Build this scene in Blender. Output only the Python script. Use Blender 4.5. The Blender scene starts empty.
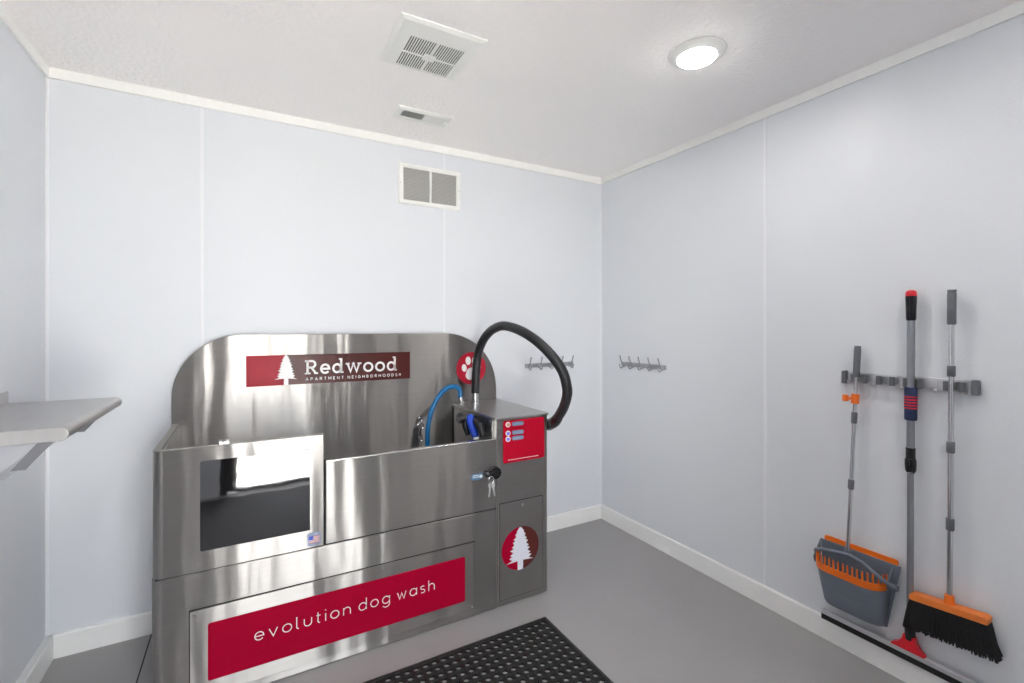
import bpy, bmesh, math, random
from mathutils import Vector, Matrix
random.seed(7)
PI = math.pi
S = bpy.context.scene
COL = S.collection

# ------------------------------------------------------------------ camera, world, exposure
cam_d = bpy.data.cameras.new('camera')
cam = bpy.data.objects.new('camera', cam_d); COL.objects.link(cam)
cam_d.sensor_width = 36.0
cam_d.lens = 36.0 * 470.2 / 1024.0
cam_d.shift_y = -14.1 / 1024.0
cam_d.clip_start = 0.02
cam.location = (-2.224, -2.6306, 1.368)
cam.rotation_euler = (math.radians(90), 0, math.radians(-29.47))
S.camera = cam

WORLD_STRENGTH = 11.0
LAMP_STRENGTH = 100.0
SUN_STRENGTH = 54.0
EXPOSURE = 0.06
w = bpy.data.worlds.new('sky'); S.world = w; w.use_nodes = True
bg = w.node_tree.nodes['Background']
bg.inputs['Color'].default_value = (0.95, 0.975, 1.0, 1)
bg.inputs['Strength'].default_value = WORLD_STRENGTH
S.view_settings.view_transform = 'Standard'
S.view_settings.look = 'None'
S.view_settings.gamma = 1.0
S.view_settings.exposure = EXPOSURE
S.view_settings.use_curve_mapping = False
S.cycles.max_bounces = 14
S.cycles.diffuse_bounces = 8
S.cycles.glossy_bounces = 6
S.cycles.sample_clamp_indirect = 80.0
S.cycles.use_denoising = True
sun = bpy.data.lights.new('sun', 'SUN'); sun.energy = SUN_STRENGTH; sun.angle = math.radians(1.0); sun.color = (1.0, 0.96, 0.90)
so = bpy.data.objects.new('sun', sun); COL.objects.link(so)
so.rotation_euler = Vector((0.80, 0.30, -1.25)).to_track_quat('-Z', 'Y').to_euler(); so.location = (-6, -8, 8)
# portal: tells the renderer where the daylight of the sky comes in (the glazed door)
pl = bpy.data.lights.new('door_portal', 'AREA'); pl.shape = 'RECTANGLE'; pl.size = 0.90; pl.size_y = 2.0
pl.cycles.is_portal = True
po = bpy.data.objects.new('door_portal', pl); COL.objects.link(po)
po.location = (-1.93, -3.16, 1.05); po.rotation_euler = (math.radians(90), 0, 0)

# ------------------------------------------------------------------ materials
def srgb(r, g, b):
    f = lambda c: (c / 255 / 12.92) if c / 255 <= 0.04045 else ((c / 255 + 0.055) / 1.055) ** 2.4
    return (f(r), f(g), f(b), 1)

def mat(name, col, rough=0.5, metal=0.0, spec=0.5, coat=0.0, bump=None, aniso=None, var=None, emit=None):
    m = bpy.data.materials.new(name); m.use_nodes = True
    nt = m.node_tree; N = nt.nodes; L = nt.links
    b = N['Principled BSDF']
    b.inputs['Base Color'].default_value = col
    b.inputs['Roughness'].default_value = rough
    b.inputs['Metallic'].default_value = metal
    b.inputs['Specular IOR Level'].default_value = spec
    b.inputs['Coat Weight'].default_value = coat
    b.inputs['Coat Roughness'].default_value = 0.08
    tc = N.new('ShaderNodeTexCoord')
    def noise(scale, stretch=(1, 1, 1), detail=2):
        mp = N.new('ShaderNodeMapping'); mp.inputs['Scale'].default_value = stretch
        L.new(tc.outputs['Object'], mp.inputs['Vector'])
        n = N.new('ShaderNodeTexNoise'); n.inputs['Scale'].default_value = scale
        n.inputs['Detail'].default_value = detail
        L.new(mp.outputs['Vector'], n.inputs['Vector'])
        return n.outputs['Fac']
    if var:   # (scale, stretch, amount)
        mx = N.new('ShaderNodeMix'); mx.data_type = 'RGBA'
        lo = tuple(c * (1 - var[2]) for c in col[:3]) + (1,); hi = tuple(min(1, c * (1 + var[2])) for c in col[:3]) + (1,)
        mx.inputs['A'].default_value = lo; mx.inputs['B'].default_value = hi
        L.new(noise(var[0], var[1], 4), mx.inputs['Factor']); L.new(mx.outputs['Result'], b.inputs['Base Color'])
    if bump:  # list of (scale, stretch, distance)
        prev = None
        for sc, st, dist in bump:
            bp = N.new('ShaderNodeBump'); bp.inputs['Strength'].default_value = 1.0
            bp.inputs['Distance'].default_value = dist
            L.new(noise(sc, st), bp.inputs['Height'])
            if prev: L.new(prev, bp.inputs['Normal'])
            prev = bp.outputs['Normal']
        L.new(prev, b.inputs['Normal'])
    if aniso:
        b.inputs['Anisotropic'].default_value = aniso[0]
        cx = N.new('ShaderNodeCombineXYZ')
        for i, v in enumerate(aniso[1]): cx.inputs[i].default_value = v
        L.new(cx.outputs[0], b.inputs['Tangent'])
    if emit:
        b.inputs['Emission Color'].default_value = emit[0]; b.inputs['Emission Strength'].default_value = emit[1]
    return m

M = {}
M['wall'] = mat('wall_panel', srgb(222, 225, 230), 0.42, bump=[(170, (1, 1, 1), 0.0006)])
M['seam'] = mat('seam_strip', srgb(232, 233, 237), 0.35)
M['trim'] = mat('trim_paint', srgb(243, 243, 241), 0.4, var=(60, (1, 1, 1), 0.03))
M['ceiling'] = mat('ceiling_texture', srgb(250, 247, 246), 0.8, bump=[(55, (1, 1, 1), 0.004)])
M['floor'] = mat('painted_concrete', srgb(157, 155, 155), 0.38, var=(2.2, (1, 1, 1), 0.06), bump=[(14, (1, 1, 1), 0.001)])
M['joint'] = mat('floor_joint', srgb(40, 40, 42), 0.8)
STEEL = srgb(164, 161, 158)
M['steel'] = mat('brushed_steel', STEEL, 0.38, 1.0, aniso=(1.0, (0.02, 0.25, 1.0)), var=(1.5, (6, 6, 60), 0.06),
                 bump=[(1.0, (3.2, 1.0, 0.35), 0.020), (3.0, (2.6, 1.0, .4), 0.0055)])
M['steel_edge'] = mat('steel_edge', srgb(215, 214, 212), 0.25, 1.0)
M['steel_satin'] = mat('satin_steel', srgb(200, 199, 197), 0.3, 1.0, bump=[(2.0, (1, 3, 1), 0.002)])
M['steel_shelf'] = mat('shelf_steel', srgb(190, 188, 187), 0.33, 1.0, var=(3, (30, 3, 3), 0.05))
M['mirror'] = mat('polished_pane', srgb(158, 158, 160), 0.03, 1.0, bump=[(6.0, (1, 1, 1), 0.0004)])
M['dark'] = mat('dark_gap', srgb(28, 28, 29), 0.7)
M['red'] = mat('red_vinyl', srgb(158, 0, 42), 0.45, spec=0.1)
M['redpanel'] = mat('red_panel', srgb(176, 2, 38), 0.4, spec=0.2)
M['brown'] = mat('brown_vinyl', srgb(84, 30, 24), 0.3, spec=0.5)
M['brown_gloss'] = mat('brown_gloss_vinyl', srgb(76, 24, 20), 0.3, spec=0.28)
M['red_gloss'] = mat('red_gloss_vinyl', srgb(165, 6, 40), 0.4, spec=0.25, coat=0.0)
M['white'] = mat('white_vinyl', srgb(238, 236, 236), 0.4)
M['pale'] = mat('pale_vinyl', srgb(214, 216, 226), 0.4)
M['plastic'] = mat('white_plastic', srgb(238, 238, 235), 0.4)
M['plastic_grey'] = mat('grey_louver', srgb(205, 204, 200), 0.5)
M['backing'] = mat('grille_backing', srgb(172, 171, 168), 0.6)
M['black'] = mat('black_rubber', srgb(34, 35, 38), 0.42, bump=[(8, (1, 1, 1), 0.0006)])
M['black_gloss'] = mat('black_plastic', srgb(30, 30, 34), 0.25)
M['matrub'] = mat('mat_rubber', srgb(27, 27, 28), 0.6, bump=[(300, (1, 1, 1), 0.0003)])
M['blue_hose'] = mat('blue_hose', srgb(10, 104, 160), 0.35)
M['blue'] = mat('blue_plastic', srgb(22, 66, 186), 0.3)
M['grey_pl'] = mat('grey_plastic', srgb(104, 106, 112), 0.45)
M['grey_pan'] = mat('slate_plastic', srgb(110, 118, 132), 0.42)
M['orange'] = mat('orange_plastic', srgb(238, 112, 16), 0.4)
M['wood'] = mat('orange_brush_block', srgb(228, 124, 50), 0.45, var=(8, (1, 12, 12), 0.12))
M['bristle'] = mat('black_bristles', srgb(24, 24, 26), 0.6)
M['chrome'] = mat('chrome_tube', srgb(215, 215, 217), 0.16, 1.0)
M['alu'] = mat('grey_aluminium', srgb(160, 162, 168), 0.36, 0.9)
M['redpl'] = mat('red_plastic', srgb(214, 22, 40), 0.35)
M['navy'] = mat('navy_foam', srgb(34, 48, 84), 0.7, bump=[(200, (1, 1, 1), 0.001)])
M['redband'] = mat('red_band', srgb(208, 40, 62), 0.7)
M['railmet'] = mat('bright_rail_steel', srgb(212, 212, 214), 0.38, 0.85)
M['hookgrey'] = mat('nickel', srgb(176, 177, 180), 0.3, 0.9)
M['led'] = mat('lamp_lens', (1, 1, 1, 1), 0.4, emit=((1.0, 0.97, 0.93, 1), LAMP_STRENGTH))
M['pave'] = mat('outdoor_concrete', srgb(222, 220, 215), 0.9, var=(3, (1, 1, 1), 0.08))
M['hedge'] = mat('outdoor_asphalt', srgb(92, 92, 94), 0.9, var=(5, (1, 1, 1), 0.3))
M['bracket'] = mat('bracket_steel', srgb(176, 178, 184), 0.5, 0.2)
M['strap_refl'] = mat('strap_dark_reflection', srgb(120, 120, 126), 0.5, 0.3)  # bracket steel with a dark floor reflection put into its colour
M['carpet'] = mat('charcoal_carpet', srgb(84, 84, 86), 0.95, bump=[(300, (1, 1, 1), 0.002)])
M['bronze'] = mat('door_aluminium', srgb(90, 90, 92), 0.4, 0.6)
M['rearwall'] = M['wall']
def glass_mat():
    m = bpy.data.materials.new('door_glass'); m.use_nodes = True
    nt = m.node_tree; N = nt.nodes; L = nt.links
    for n in list(N): N.remove(n)
    out = N.new('ShaderNodeOutputMaterial'); mx = N.new('ShaderNodeMixShader')
    tr = N.new('ShaderNodeBsdfTransparent'); gl = N.new('ShaderNodeBsdfGlossy'); gl.inputs['Roughness'].default_value = 0.02
    fr = N.new('ShaderNodeFresnel'); fr.inputs['IOR'].default_value = 1.45
    L.new(fr.outputs[0], mx.inputs[0]); L.new(tr.outputs[0], mx.inputs[1]); L.new(gl.outputs[0], mx.inputs[2])
    L.new(mx.outputs[0], out.inputs[0])
    return m
M['glass'] = glass_mat()

# ------------------------------------------------------------------ mesh helpers
def V(*a): return Vector(a)

def box(bm, x0, x1, y0, y1, z0, z1, mi=0):
    vs = [bm.verts.new((x, y, z)) for x in (x0, x1) for y in (y0, y1) for z in (z0, z1)]
    F = [(0, 1, 3, 2), (4, 6, 7, 5), (0, 4, 5, 1), (2, 3, 7, 6), (0, 2, 6, 4), (1, 5, 7, 3)]
    for f in F:
        fc = bm.faces.new([vs[i] for i in f]); fc.material_index = mi
    return vs

def frame_for(d):
    d = d.normalized()
    a = V(0, 0, 1) if abs(d.z) < 0.9 else V(1, 0, 0)
    u = d.cross(a).normalized(); v = d.cross(u).normalized()
    return u, v

def tube(bm, pts, r, seg=12, cap=True, mi=0, squash=1.0):
    pts = [Vector(p) for p in pts]
    rs = r if isinstance(r, (list, tuple)) else [r] * len(pts)
    rings = []; u = None
    for i, p in enumerate(pts):
        d = (pts[min(i + 1, len(pts) - 1)] - pts[max(i - 1, 0)])
        if d.length < 1e-9: d = V(0, 0, 1)
        d.normalize()
        if u is None: u, v = frame_for(d)
        else:
            u = (u - d * u.dot(d))
            if u.length < 1e-6: u, v = frame_for(d)
            u.normalize(); v = d.cross(u).normalized()
        rings.append([bm.verts.new(p + (u * math.cos(2 * PI * k / seg) + v * squash * math.sin(2 * PI * k / seg)) * rs[i]) for k in range(seg)])
    for a, b in zip(rings, rings[1:]):
        for k in range(seg):
            f = bm.faces.new((a[k], a[(k + 1) % seg], b[(k + 1) % seg], b[k])); f.smooth = True; f.material_index = mi
    if cap:
        for rg in (list(reversed(rings[0])), rings[-1]):
            f = bm.faces.new(rg); f.material_index = mi

def cyl(bm, a, b, r, seg=20, r2=None, mi=0):
    tube(bm, [a, b], [r, r if r2 is None else r2], seg, True, mi)

def spline(pts, n=10):
    P = [Vector(p) for p in pts]; out = []
    for i in range(len(P) - 1):
        p0 = P[max(i - 1, 0)]; p1 = P[i]; p2 = P[i + 1]; p3 = P[min(i + 2, len(P) - 1)]
        for k in range(n):
            t = k / n
            out.append(0.5 * ((2 * p1) + (-p0 + p2) * t + (2 * p0 - 5 * p1 + 4 * p2 - p3) * t * t + (-p0 + 3 * p1 - 3 * p2 + p3) * t ** 3))
    out.append(P[-1]); return out

def prism(bm, pts, axis, a, b, mi=0):
    """polygon pts (2-D) extruded along axis from a to b. axis 'x': pts=(y,z); 'y': (x,z); 'z': (x,y)"""
    def P(p, t):
        if axis == 'x': return (t, p[0], p[1])
        if axis == 'y': return (p[0], t, p[1])
        return (p[0], p[1], t)
    A = [bm.verts.new(P(p, a)) for p in pts]; B = [bm.verts.new(P(p, b)) for p in pts]
    n = len(pts)
    f1 = bm.faces.new(list(reversed(A))); f2 = bm.faces.new(B); f1.material_index = f2.material_index = mi
    for i in range(n):
        f = bm.faces.new((A[i], A[(i + 1) % n], B[(i + 1) % n], B[i])); f.material_index = mi

def rrect(x0, x1, z0, z1, r, n=5):
    pts = []
    for cx, cz, a0 in ((x1 - r, z0 + r, -90), (x1 - r, z1 - r, 0), (x0 + r, z1 - r, 90), (x0 + r, z0 + r, 180)):
        for k in range(n + 1):
            a = math.radians(a0 + 90 * k / n); pts.append((cx + r * math.cos(a), cz + r * math.sin(a)))
    return pts

def circ(cx, cz, rx, rz=None, n=32, a0=0, a1=360, rot=0):
    rz = rx if rz is None else rz; out = []
    full = abs(a1 - a0) >= 360
    m = n if full else n + 1
    for k in range(m):
        a = math.radians(a0 + (a1 - a0) * k / n); x = rx * math.cos(a); z = rz * math.sin(a)
        out.append((cx + x * math.cos(rot) - z * math.sin(rot), cz + x * math.sin(rot) + z * math.cos(rot)))
    return out

def sheet(bm, path, th, z0, z1, mi=0):
    """vertical sheet: plan path (x,y), thickness th to the right-hand side, between z0 and z1"""
    P = [Vector((p[0], p[1], 0)) for p in path]; off = []
    for i, p in enumerate(P):
        d = (P[min(i + 1, len(P) - 1)] - P[max(i - 1, 0)]).normalized()
        off.append(p + Vector((d.y, -d.x, 0)) * th)
    poly = [(p.x, p.y) for p in P] + [(p.x, p.y) for p in reversed(off)]
    a = [bm.verts.new((x, y, z0)) for x, y in poly]; b = [bm.verts.new((x, y, z1)) for x, y in poly]
    n = len(poly); h = len(P)
    for i in range(n):
        bm.faces.new((a[i], a[(i + 1) % n], b[(i + 1) % n], b[i])).material_index = mi
    for L in (a, b):
        for i in range(h - 1):
            bm.faces.new((L[i], L[i + 1], L[n - 2 - i], L[n - 1 - i])).material_index = mi

def obj(name, bm, m, parent=None, bevel=0, smooth=True, angle=35, seg=2):
    bmesh.ops.recalc_face_normals(bm, faces=bm.faces)
    me = bpy.data.meshes.new(name); bm.to_mesh(me); bm.free()
    for mm in (m if isinstance(m, (list, tuple)) else [m]): me.materials.append(M[mm])
    if smooth:
        for p in me.polygons: p.use_smooth = True
        me.set_sharp_from_angle(angle=math.radians(angle))
    o = bpy.data.objects.new(name, me); COL.objects.link(o)
    if parent:
        o.parent = parent
        if parent.type == 'EMPTY' or True:
            o.matrix_parent_inverse = Matrix.Identity(4)
            me.transform(Matrix.Translation(-world_loc(parent)))
    if bevel:
        md = o.modifiers.new('bevel', 'BEVEL'); md.width = bevel; md.segments = seg; md.limit_method = 'ANGLE'
        md.angle_limit = math.radians(40); md.harden_normals = True
    return o

def world_loc(o):
    l = Vector(o.location); p = o.parent
    while p: l = l + Vector(p.location); p = p.parent
    return l

def B(): return bmesh.new()
def thing(name, label, cat, loc, group=None):
    o = bpy.data.objects.new(name, None); COL.objects.link(o); o.location = loc
    o.empty_display_size = 0.05
    o['label'] = label; o['category'] = cat
    if group: o['group'] = group
    return o
def tag(o, label, cat, group=None):
    o['label'] = label; o['category'] = cat
    if group: o['group'] = group
    return o
def struct(name, bm, m, label=None, **k):
    o = obj(name, bm, m, **k); o['kind'] = 'structure'
    if label: o['label'] = label
    return o

# ------------------------------------------------------------------ the room
XL, YR, H = -2.942, -3.06, 2.44
bm = B(); box(bm, XL - .12, .12, YR - .12, .12, -.1, 0)
struct('floor', bm, 'floor', 'grey painted concrete floor', smooth=False)
bm = B(); box(bm, XL - .12, .12, YR - .12, .12, H, H + .1)
struct('ceiling', bm, 'ceiling', 'off-white textured ceiling', smooth=False)
bm = B(); box(bm, XL - .12, .12, 0, .12, 0, H); struct('wall_back', bm, 'wall', 'pale blue-grey panelled back wall', smooth=False)
bm = B(); box(bm, 0, .12, YR - .12, 0, 0, H); struct('wall_right', bm, 'wall', 'pale blue-grey panelled wall on the right', smooth=False)
bm = B(); box(bm, XL - .12, XL, YR - .12, 0, 0, H); struct('wall_left', bm, 'wall', 'pale blue-grey wall on the left', smooth=False)
DX0, DX1, DZ = -2.41, -1.46, 2.08
bm = B(); box(bm, XL, DX0, YR - .12, YR, 0, H); box(bm, DX1, 0, YR - .12, YR, 0, H); box(bm, DX0, DX1, YR - .12, YR, DZ, H)
struct('wall_rear', bm, 'rearwall', 'wall with the glazed door behind the camera', smooth=False)

BH, BT = 0.097, 0.013
def base_profile(bm, axis, a, b, wall, s, BT=BT):
    # s: direction into room
    pts = [(wall, 0), (wall + s * BT, 0), (wall + s * BT, BH - .006), (wall + s * (BT - .004), BH), (wall, BH)]
    if axis == 'x':    # runs along x, profile (y,z)
        prism(bm, pts, 'x', a, b)
    else:
        prism(bm, pts, 'y', a, b)
bm = B(); base_profile(bm, 'x', XL, 0, 0, -1); struct('baseboard_back', bm, 'trim', 'white baseboard along the back wall', smooth=False)
bm = B(); base_profile(bm, 'y', YR, -.0, 0, -1); struct('baseboard_right', bm, 'trim', 'white baseboard along the right wall', smooth=False)
bm = B(); base_profile(bm, 'y', YR, 0, XL, 1, .026); struct('baseboard_left', bm, 'trim', 'white baseboard along the left wall', smooth=False)
TH, TT = 0.044, 0.012
bm = B(); box(bm, XL, 0, -TT, 0, H - TH, H); struct('trim_1', bm, 'trim', 'white strip where back wall meets ceiling', smooth=False, bevel=.0015)
bm = B(); box(bm, -TT, 0, YR, -TT, H - TH, H); struct('trim_2', bm, 'trim', 'white strip where right wall meets ceiling', smooth=False, bevel=.0015)
bm = B(); box(bm, XL, XL + TT, YR, -TT, H - TH, H); struct('trim_3', bm, 'trim', 'white strip where left wall meets ceiling', smooth=False, bevel=.0015)
k = 4
for x in (-1.201, -2.405):
    bm = B(); box(bm, x - .0065, x + .0065, -.003, 0, BH, H - TH)
    struct('trim_%d' % k, bm, 'seam', 'vertical joint strip between back wall panels', smooth=False, bevel=.001); k += 1
for y in (-1.228, -2.447):
    bm = B(); box(bm, -.003, 0, y - .0065, y + .0065, BH, H - TH)
    struct('trim_%d' % k, bm, 'seam', 'vertical joint strip between right wall panels', smooth=False, bevel=.001); k += 1
# inside-corner strips
for cx, s in ((0, -1), (XL, 1)):
    bm = B(); box(bm, *sorted((cx, cx + s * .009)), -.003, 0, BH, H - TH); box(bm, *sorted((cx, cx + s * .003)), -.009, -.003, BH, H - TH)
    struct('trim_%d' % k, bm, 'seam', 'white corner strip', smooth=False); k += 1
# thin dark floor joint left of the wash station
bm = B(); box(bm, -2.5945, -2.5895, YR, -BT, 0, .0008)
struct('trim_%d' % k, bm, 'joint', 'thin dark joint line in the floor', smooth=False); k += 1

# glazed door behind the camera and the ground outside
bm = B()
box(bm, DX0, DX0 + .05, YR - .10, YR - .02, 0, DZ); box(bm, DX1 - .05, DX1, YR - .10, YR - .02, 0, DZ); box(bm, DX0 + .05, DX1 - .05, YR - .10, YR - .02, DZ - .05, DZ)
box(bm, DX0 + .05, DX0 + .12, YR - .085, YR - .04, .01, DZ - .05); box(bm, DX1 - .12, DX1 - .05, YR - .085, YR - .04, .01, DZ - .05)
box(bm, DX0 + .12, DX1 - .12, YR - .085, YR - .04, DZ - .14, DZ - .05); box(bm, DX0 + .12, DX1 - .12, YR - .085, YR - .04, .005, .035)
door = struct('door_1', bm, 'bronze', 'glazed door behind the camera', smooth=False, bevel=.002)
bm = B(); box(bm, DX0 + .12, DX1 - .12, YR - .065, YR - .058, .035, DZ - .14)
obj('glass_pane', bm, 'glass', door, smooth=False)
bm = B(); cyl(bm, (DX0 + .15, YR - .0, .98), (DX1 - .15, YR - .0, .98), .014); cyl(bm, (DX0 + .17, YR - .06, .98), (DX0 + .17, YR, .98), .01); cyl(bm, (DX1 - .17, YR - .06, .98), (DX1 - .17, YR, .98), .01)
obj('push_bar', bm, 'bronze', door)
bm = B(); box(bm, -9, 7, -4.25, YR - .12, -.14, -.02)
struct('floor_outside', bm, 'pave', 'pale concrete walk outside the door', smooth=False)
bm = B(); box(bm, -14, 12, -16, -4.25, -.2, -.03)
struct('ground_outside', bm, 'pave', 'pale paving beyond the walk', smooth=False)
bm = B(); box(bm, -9, 7, -3.74, -3.66, -.03, -.016)
struct('trim_20', bm, 'hedge', 'dark drain channel across the walk outside', smooth=False)
bm = B(); box(bm, -9, 7, -4.55, -4.25, -.03, -.012)
struct('trim_21', bm, 'hedge', 'dark asphalt strip beyond the walk', smooth=False)
bm = B(); prism(bm, rrect(-2.66, -1.30, -2.97, -1.92, .02, 3), 'z', 0, .010)
tag(obj('entrance_mat', bm, 'carpet'), 'charcoal entrance mat on the floor inside the glazed door', 'mat')

# ------------------------------------------------------------------ stroke lettering (real thin plates on signs)
def arc(cx, cy, rx, ry, a0, a1, n=14):
    return [(cx + rx * math.cos(math.radians(a0 + (a1 - a0) * k / n)), cy + ry * math.sin(math.radians(a0 + (a1 - a0) * k / n))) for k in range(n + 1)]
GEO = {  # x-height 1: (width, strokes)
 'e': (1.0, [arc(.5, .5, .5, .5, -40, -360, 22) + [(0, .5)]]),
 'v': (.95, [[(0, 1), (.475, 0), (.95, 1)]]),
 'o': (1.05, [arc(.525, .5, .525, .5, 0, 360, 24)]),
 'l': (.3, [[(0, 1.55), (0, .25)] + arc(.25, .25, .25, .25, 180, 270, 6)]),
 'u': (.9, [[(0, 1)] + arc(.45, .45, .45, .45, 180, 360, 12) + [(.9, 1)]]),
 't': (.5, [[(.18, 1.4), (.18, .25)] + arc(.43, .25, .25, .25, 180, 270, 6), [(0, 1), (.48, 1)]]),
 'i': (.08, [[(.04, 0), (.04, 1)], [(.04, 1.38), (.04, 1.5)]]),
 'n': (.9, [[(0, 0), (0, 1)], [(0, .5)] + arc(.45, .55, .45, .45, 180, 0, 12) + [(.9, 0)]]),
 'd': (1.0, [arc(.5, .5, .5, .5, 0, 360, 24), [(1, 0), (1, 1.6)]]),
 'g': (1.0, [arc(.5, .5, .5, .5, 0, 360, 24), [(1, 1), (1, -.1)] + arc(.5, -.1, .5, .42, 0, -150, 12)]),
 'w': (1.25, [[(0, 1), (.32, 0), (.625, .85), (.93, 0), (1.25, 1)]]),
 'a': (1.0, [arc(.5, .5, .5, .5, 0, 360, 24), [(1, 0), (1, 1)]]),
 's': (.66, [arc(.33, .75, .3, .25, 40, 270, 12) + arc(.33, .25, .32, .25, 90, -140, 12)]),
 'h': (.88, [[(0, 0), (0, 1.55)], [(0, .5)] + arc(.44, .55, .44, .45, 180, 0, 12) + [(.88, 0)]]),
}
CAP = {  # cap height 1
 'A': (.9, [[(0, 0), (.45, 1), (.9, 0)], [(.18, .32), (.72, .32)]]),
 'P': (.65, [[(0, 0), (0, 1), (.35, 1)] + arc(.35, .74, .28, .26, 90, -90, 8) + [(0, .48)]]),
 'R': (.7, [[(0, 0), (0, 1), (.35, 1)] + arc(.35, .74, .28, .26, 90, -90, 8) + [(0, .48)], [(.3, .48), (.68, 0)]]),
 'T': (.7, [[(0, 1), (.7, 1)], [(.35, 1), (.35, 0)]]),
 'M': (.9, [[(0, 0), (0, 1), (.45, .3), (.9, 1), (.9, 0)]]),
 'E': (.6, [[(.6, 1), (0, 1), (0, 0), (.6, 0)], [(0, .5), (.5, .5)]]),
 'N': (.75, [[(0, 0), (0, 1), (.75, 0), (.75, 1)]]),
 'I': (.05, [[(0, 0), (0, 1)]]),
 'G': (.85, [arc(.45, .5, .45, .5, 50, 330, 16) + [(.88, .48), (.5, .48)]]),
 'H': (.75, [[(0, 0), (0, 1)], [(.75, 0), (.75, 1)], [(0, .5), (.75, .5)]]),
 'B': (.65, [[(0, 0), (0, 1), (.33, 1)] + arc(.33, .76, .24, .24, 90, -90, 8) + [(0, .52)], [(.33, .52)] + arc(.35, .26, .28, .26, 90, -90, 8) + [(0, 0)]]),
 'O': (.95, [arc(.475, .5, .475, .5, 0, 360, 20)]),
 'D': (.8, [[(0, 0), (0, 1), (.3, 1)] + arc(.3, .5, .48, .5, 90, -90, 10) + [(0, 0)]]),
 'S': (.6, [arc(.3, .75, .27, .25, 30, 270, 10) + arc(.3, .25, .3, .25, 90, -150, 10)]),
 '*': (.5, [arc(.3, .55, .3, .3, 0, 360, 12)]),
}
def W1(pts): return pts
SLAB = {  # x-height .70, cap 1, heavy slab serif
 'R': (.86, [([(.17, 0), (.17, 1)], 1), ([(.17, .93), (.45, .93)] + arc(.45, .70, .22, .23, 90, -90, 10) + [(.17, .47)], 1), ([(.42, .47), (.70, .07)], 1),
             ([(0, .06), (.36, .06)], .8), ([(0, .94), (.25, .94)], .8), ([(.60, .06), (.86, .06)], .8)]),
 'e': (.68, [(arc(.34, .35, .27, .30, -38, -360, 20) + [(.07, .35)], 1)]),
 'd': (.80, [(arc(.34, .35, .26, .29, 0, 360, 20), 1), ([(.62, 0), (.62, 1.06)], 1), ([(.46, 1.02), (.62, 1.02)], .8), ([(.62, .05), (.78, .05)], .8)]),
 'w': (1.12, [([(.14, .66), (.34, .06), (.55, .66), (.77, .06), (.97, .66)], .95), ([(0, .65), (.27, .65)], .8), ([(.84, .65), (1.12, .65)], .8), ([(.45, .65), (.65, .65)], .8)]),
 'o': (.74, [(arc(.37, .35, .30, .30, 0, 360, 22), 1)]),
}
def ribbon(bm, pts, wd, T):
    """flat stroke with thickness. T maps (u,v,w)->world"""
    P = [Vector((p[0], p[1])) for p in pts]
    closed = (P[0] - P[-1]).length < 1e-6
    if closed: P = P[:-1]
    n = len(P); Lf = []; Rt = []
    for i, p in enumerate(P):
        if closed: a, b = P[i - 1], P[(i + 1) % n]
        else: a, b = P[max(i - 1, 0)], P[min(i + 1, n - 1)]
        d1 = (p - a).normalized() if (p - a).length > 1e-9 else (b - p).normalized()
        d2 = (b - p).normalized() if (b - p).length > 1e-9 else d1
        nrm = Vector((-(d1 + d2).y, (d1 + d2).x))
        if nrm.length < 1e-6: nrm = Vector((-d1.y, d1.x))
        nrm.normalize(); c = max(.5, nrm.dot(Vector((-d1.y, d1.x))))
        Lf.append(p + nrm * wd / 2 / c); Rt.append(p - nrm * wd / 2 / c)
    def mk(q, wv): return bm.verts.new(T(q.x, q.y, wv))
    l0 = [mk(q, 0) for q in Lf]; r0 = [mk(q, 0) for q in Rt]; l1 = [mk(q, 1) for q in Lf]; r1 = [mk(q, 1) for q in Rt]
    rng = range(n) if closed else range(n - 1)
    for i in rng:
        j = (i + 1) % n
        for q in ((l1[i], l1[j], r1[j], r1[i]), (l0[i], r0[i], r0[j], l0[j]), (l0[i], l0[j], l1[j], l1[i]), (r0[i], r1[i], r1[j], r0[j])):
            bm.faces.new(q)
    if not closed:
        for i in (0, -1): bm.faces.new((l0[i], l1[i], r1[i], r0[i]))

def text_geo(bm, s, font, x0, x1, z0, h, wd, T0, space=2.0, track=None, fixed_gap=None):
    """fit string s between x0..x1, baseline z0, unit height h, stroke wd (metres)"""
    tot = sum(font[c][0] for c in s if c != ' ') * h
    gaps = 0
    for i, c in enumerate(s[:-1]):
        if c == ' ': continue
        gaps += space if s[i + 1] == ' ' else 1
    g = (x1 - x0 - tot) / gaps; x = x0
    for i, c in enumerate(s):
        if c == ' ': continue
        wdt, strokes = font[c]
        for st in strokes:
            f = 1
            if isinstance(st, tuple): st, f = st
            ribbon(bm, [(x + p[0] * h, z0 + p[1] * h) for p in st], wd * f, T0)
        nxt = s[i + 1] if i + 1 < len(s) else ''
        x += wdt * h + g * (space if nxt == ' ' else 1)

def TY(y, t=0.0006):   # facing -y plane at y
    return lambda u, v, w_: (u, y - t * w_, v)

def tree_pts(cx, z0, z1, wid, n=9):
    """fir silhouette from z0 (trunk foot) to z1 (tip)"""
    Ht = z1 - z0; tr = wid * .12; zb = z0 + Ht * .20
    right = []
    for i in range(n):
        t = i / n; z = zb + (z1 - zb) * t
        hw = wid / 2 * (1 - t) ** .62 + wid * .035
        right.append((hw * (1.0 if i else 1.12), z + Ht * .012 * (1 if i % 2 else -1)))
        right.append((hw * .74 - wid * .03, z + Ht * .045))
    pts = [(cx + tr, z0), (cx + tr, zb + Ht * .015)] + [(cx + a, b) for a, b in right] + [(cx + wid * .04, z1), (cx - wid * .04, z1)]
    pts += [(cx - a * (.97 if i % 3 else 1.05), b + Ht * .008) for i, (a, b) in reversed(list(enumerate(right)))] + [(cx - tr, zb + Ht * .015), (cx - tr, z0)]
    return pts

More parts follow.
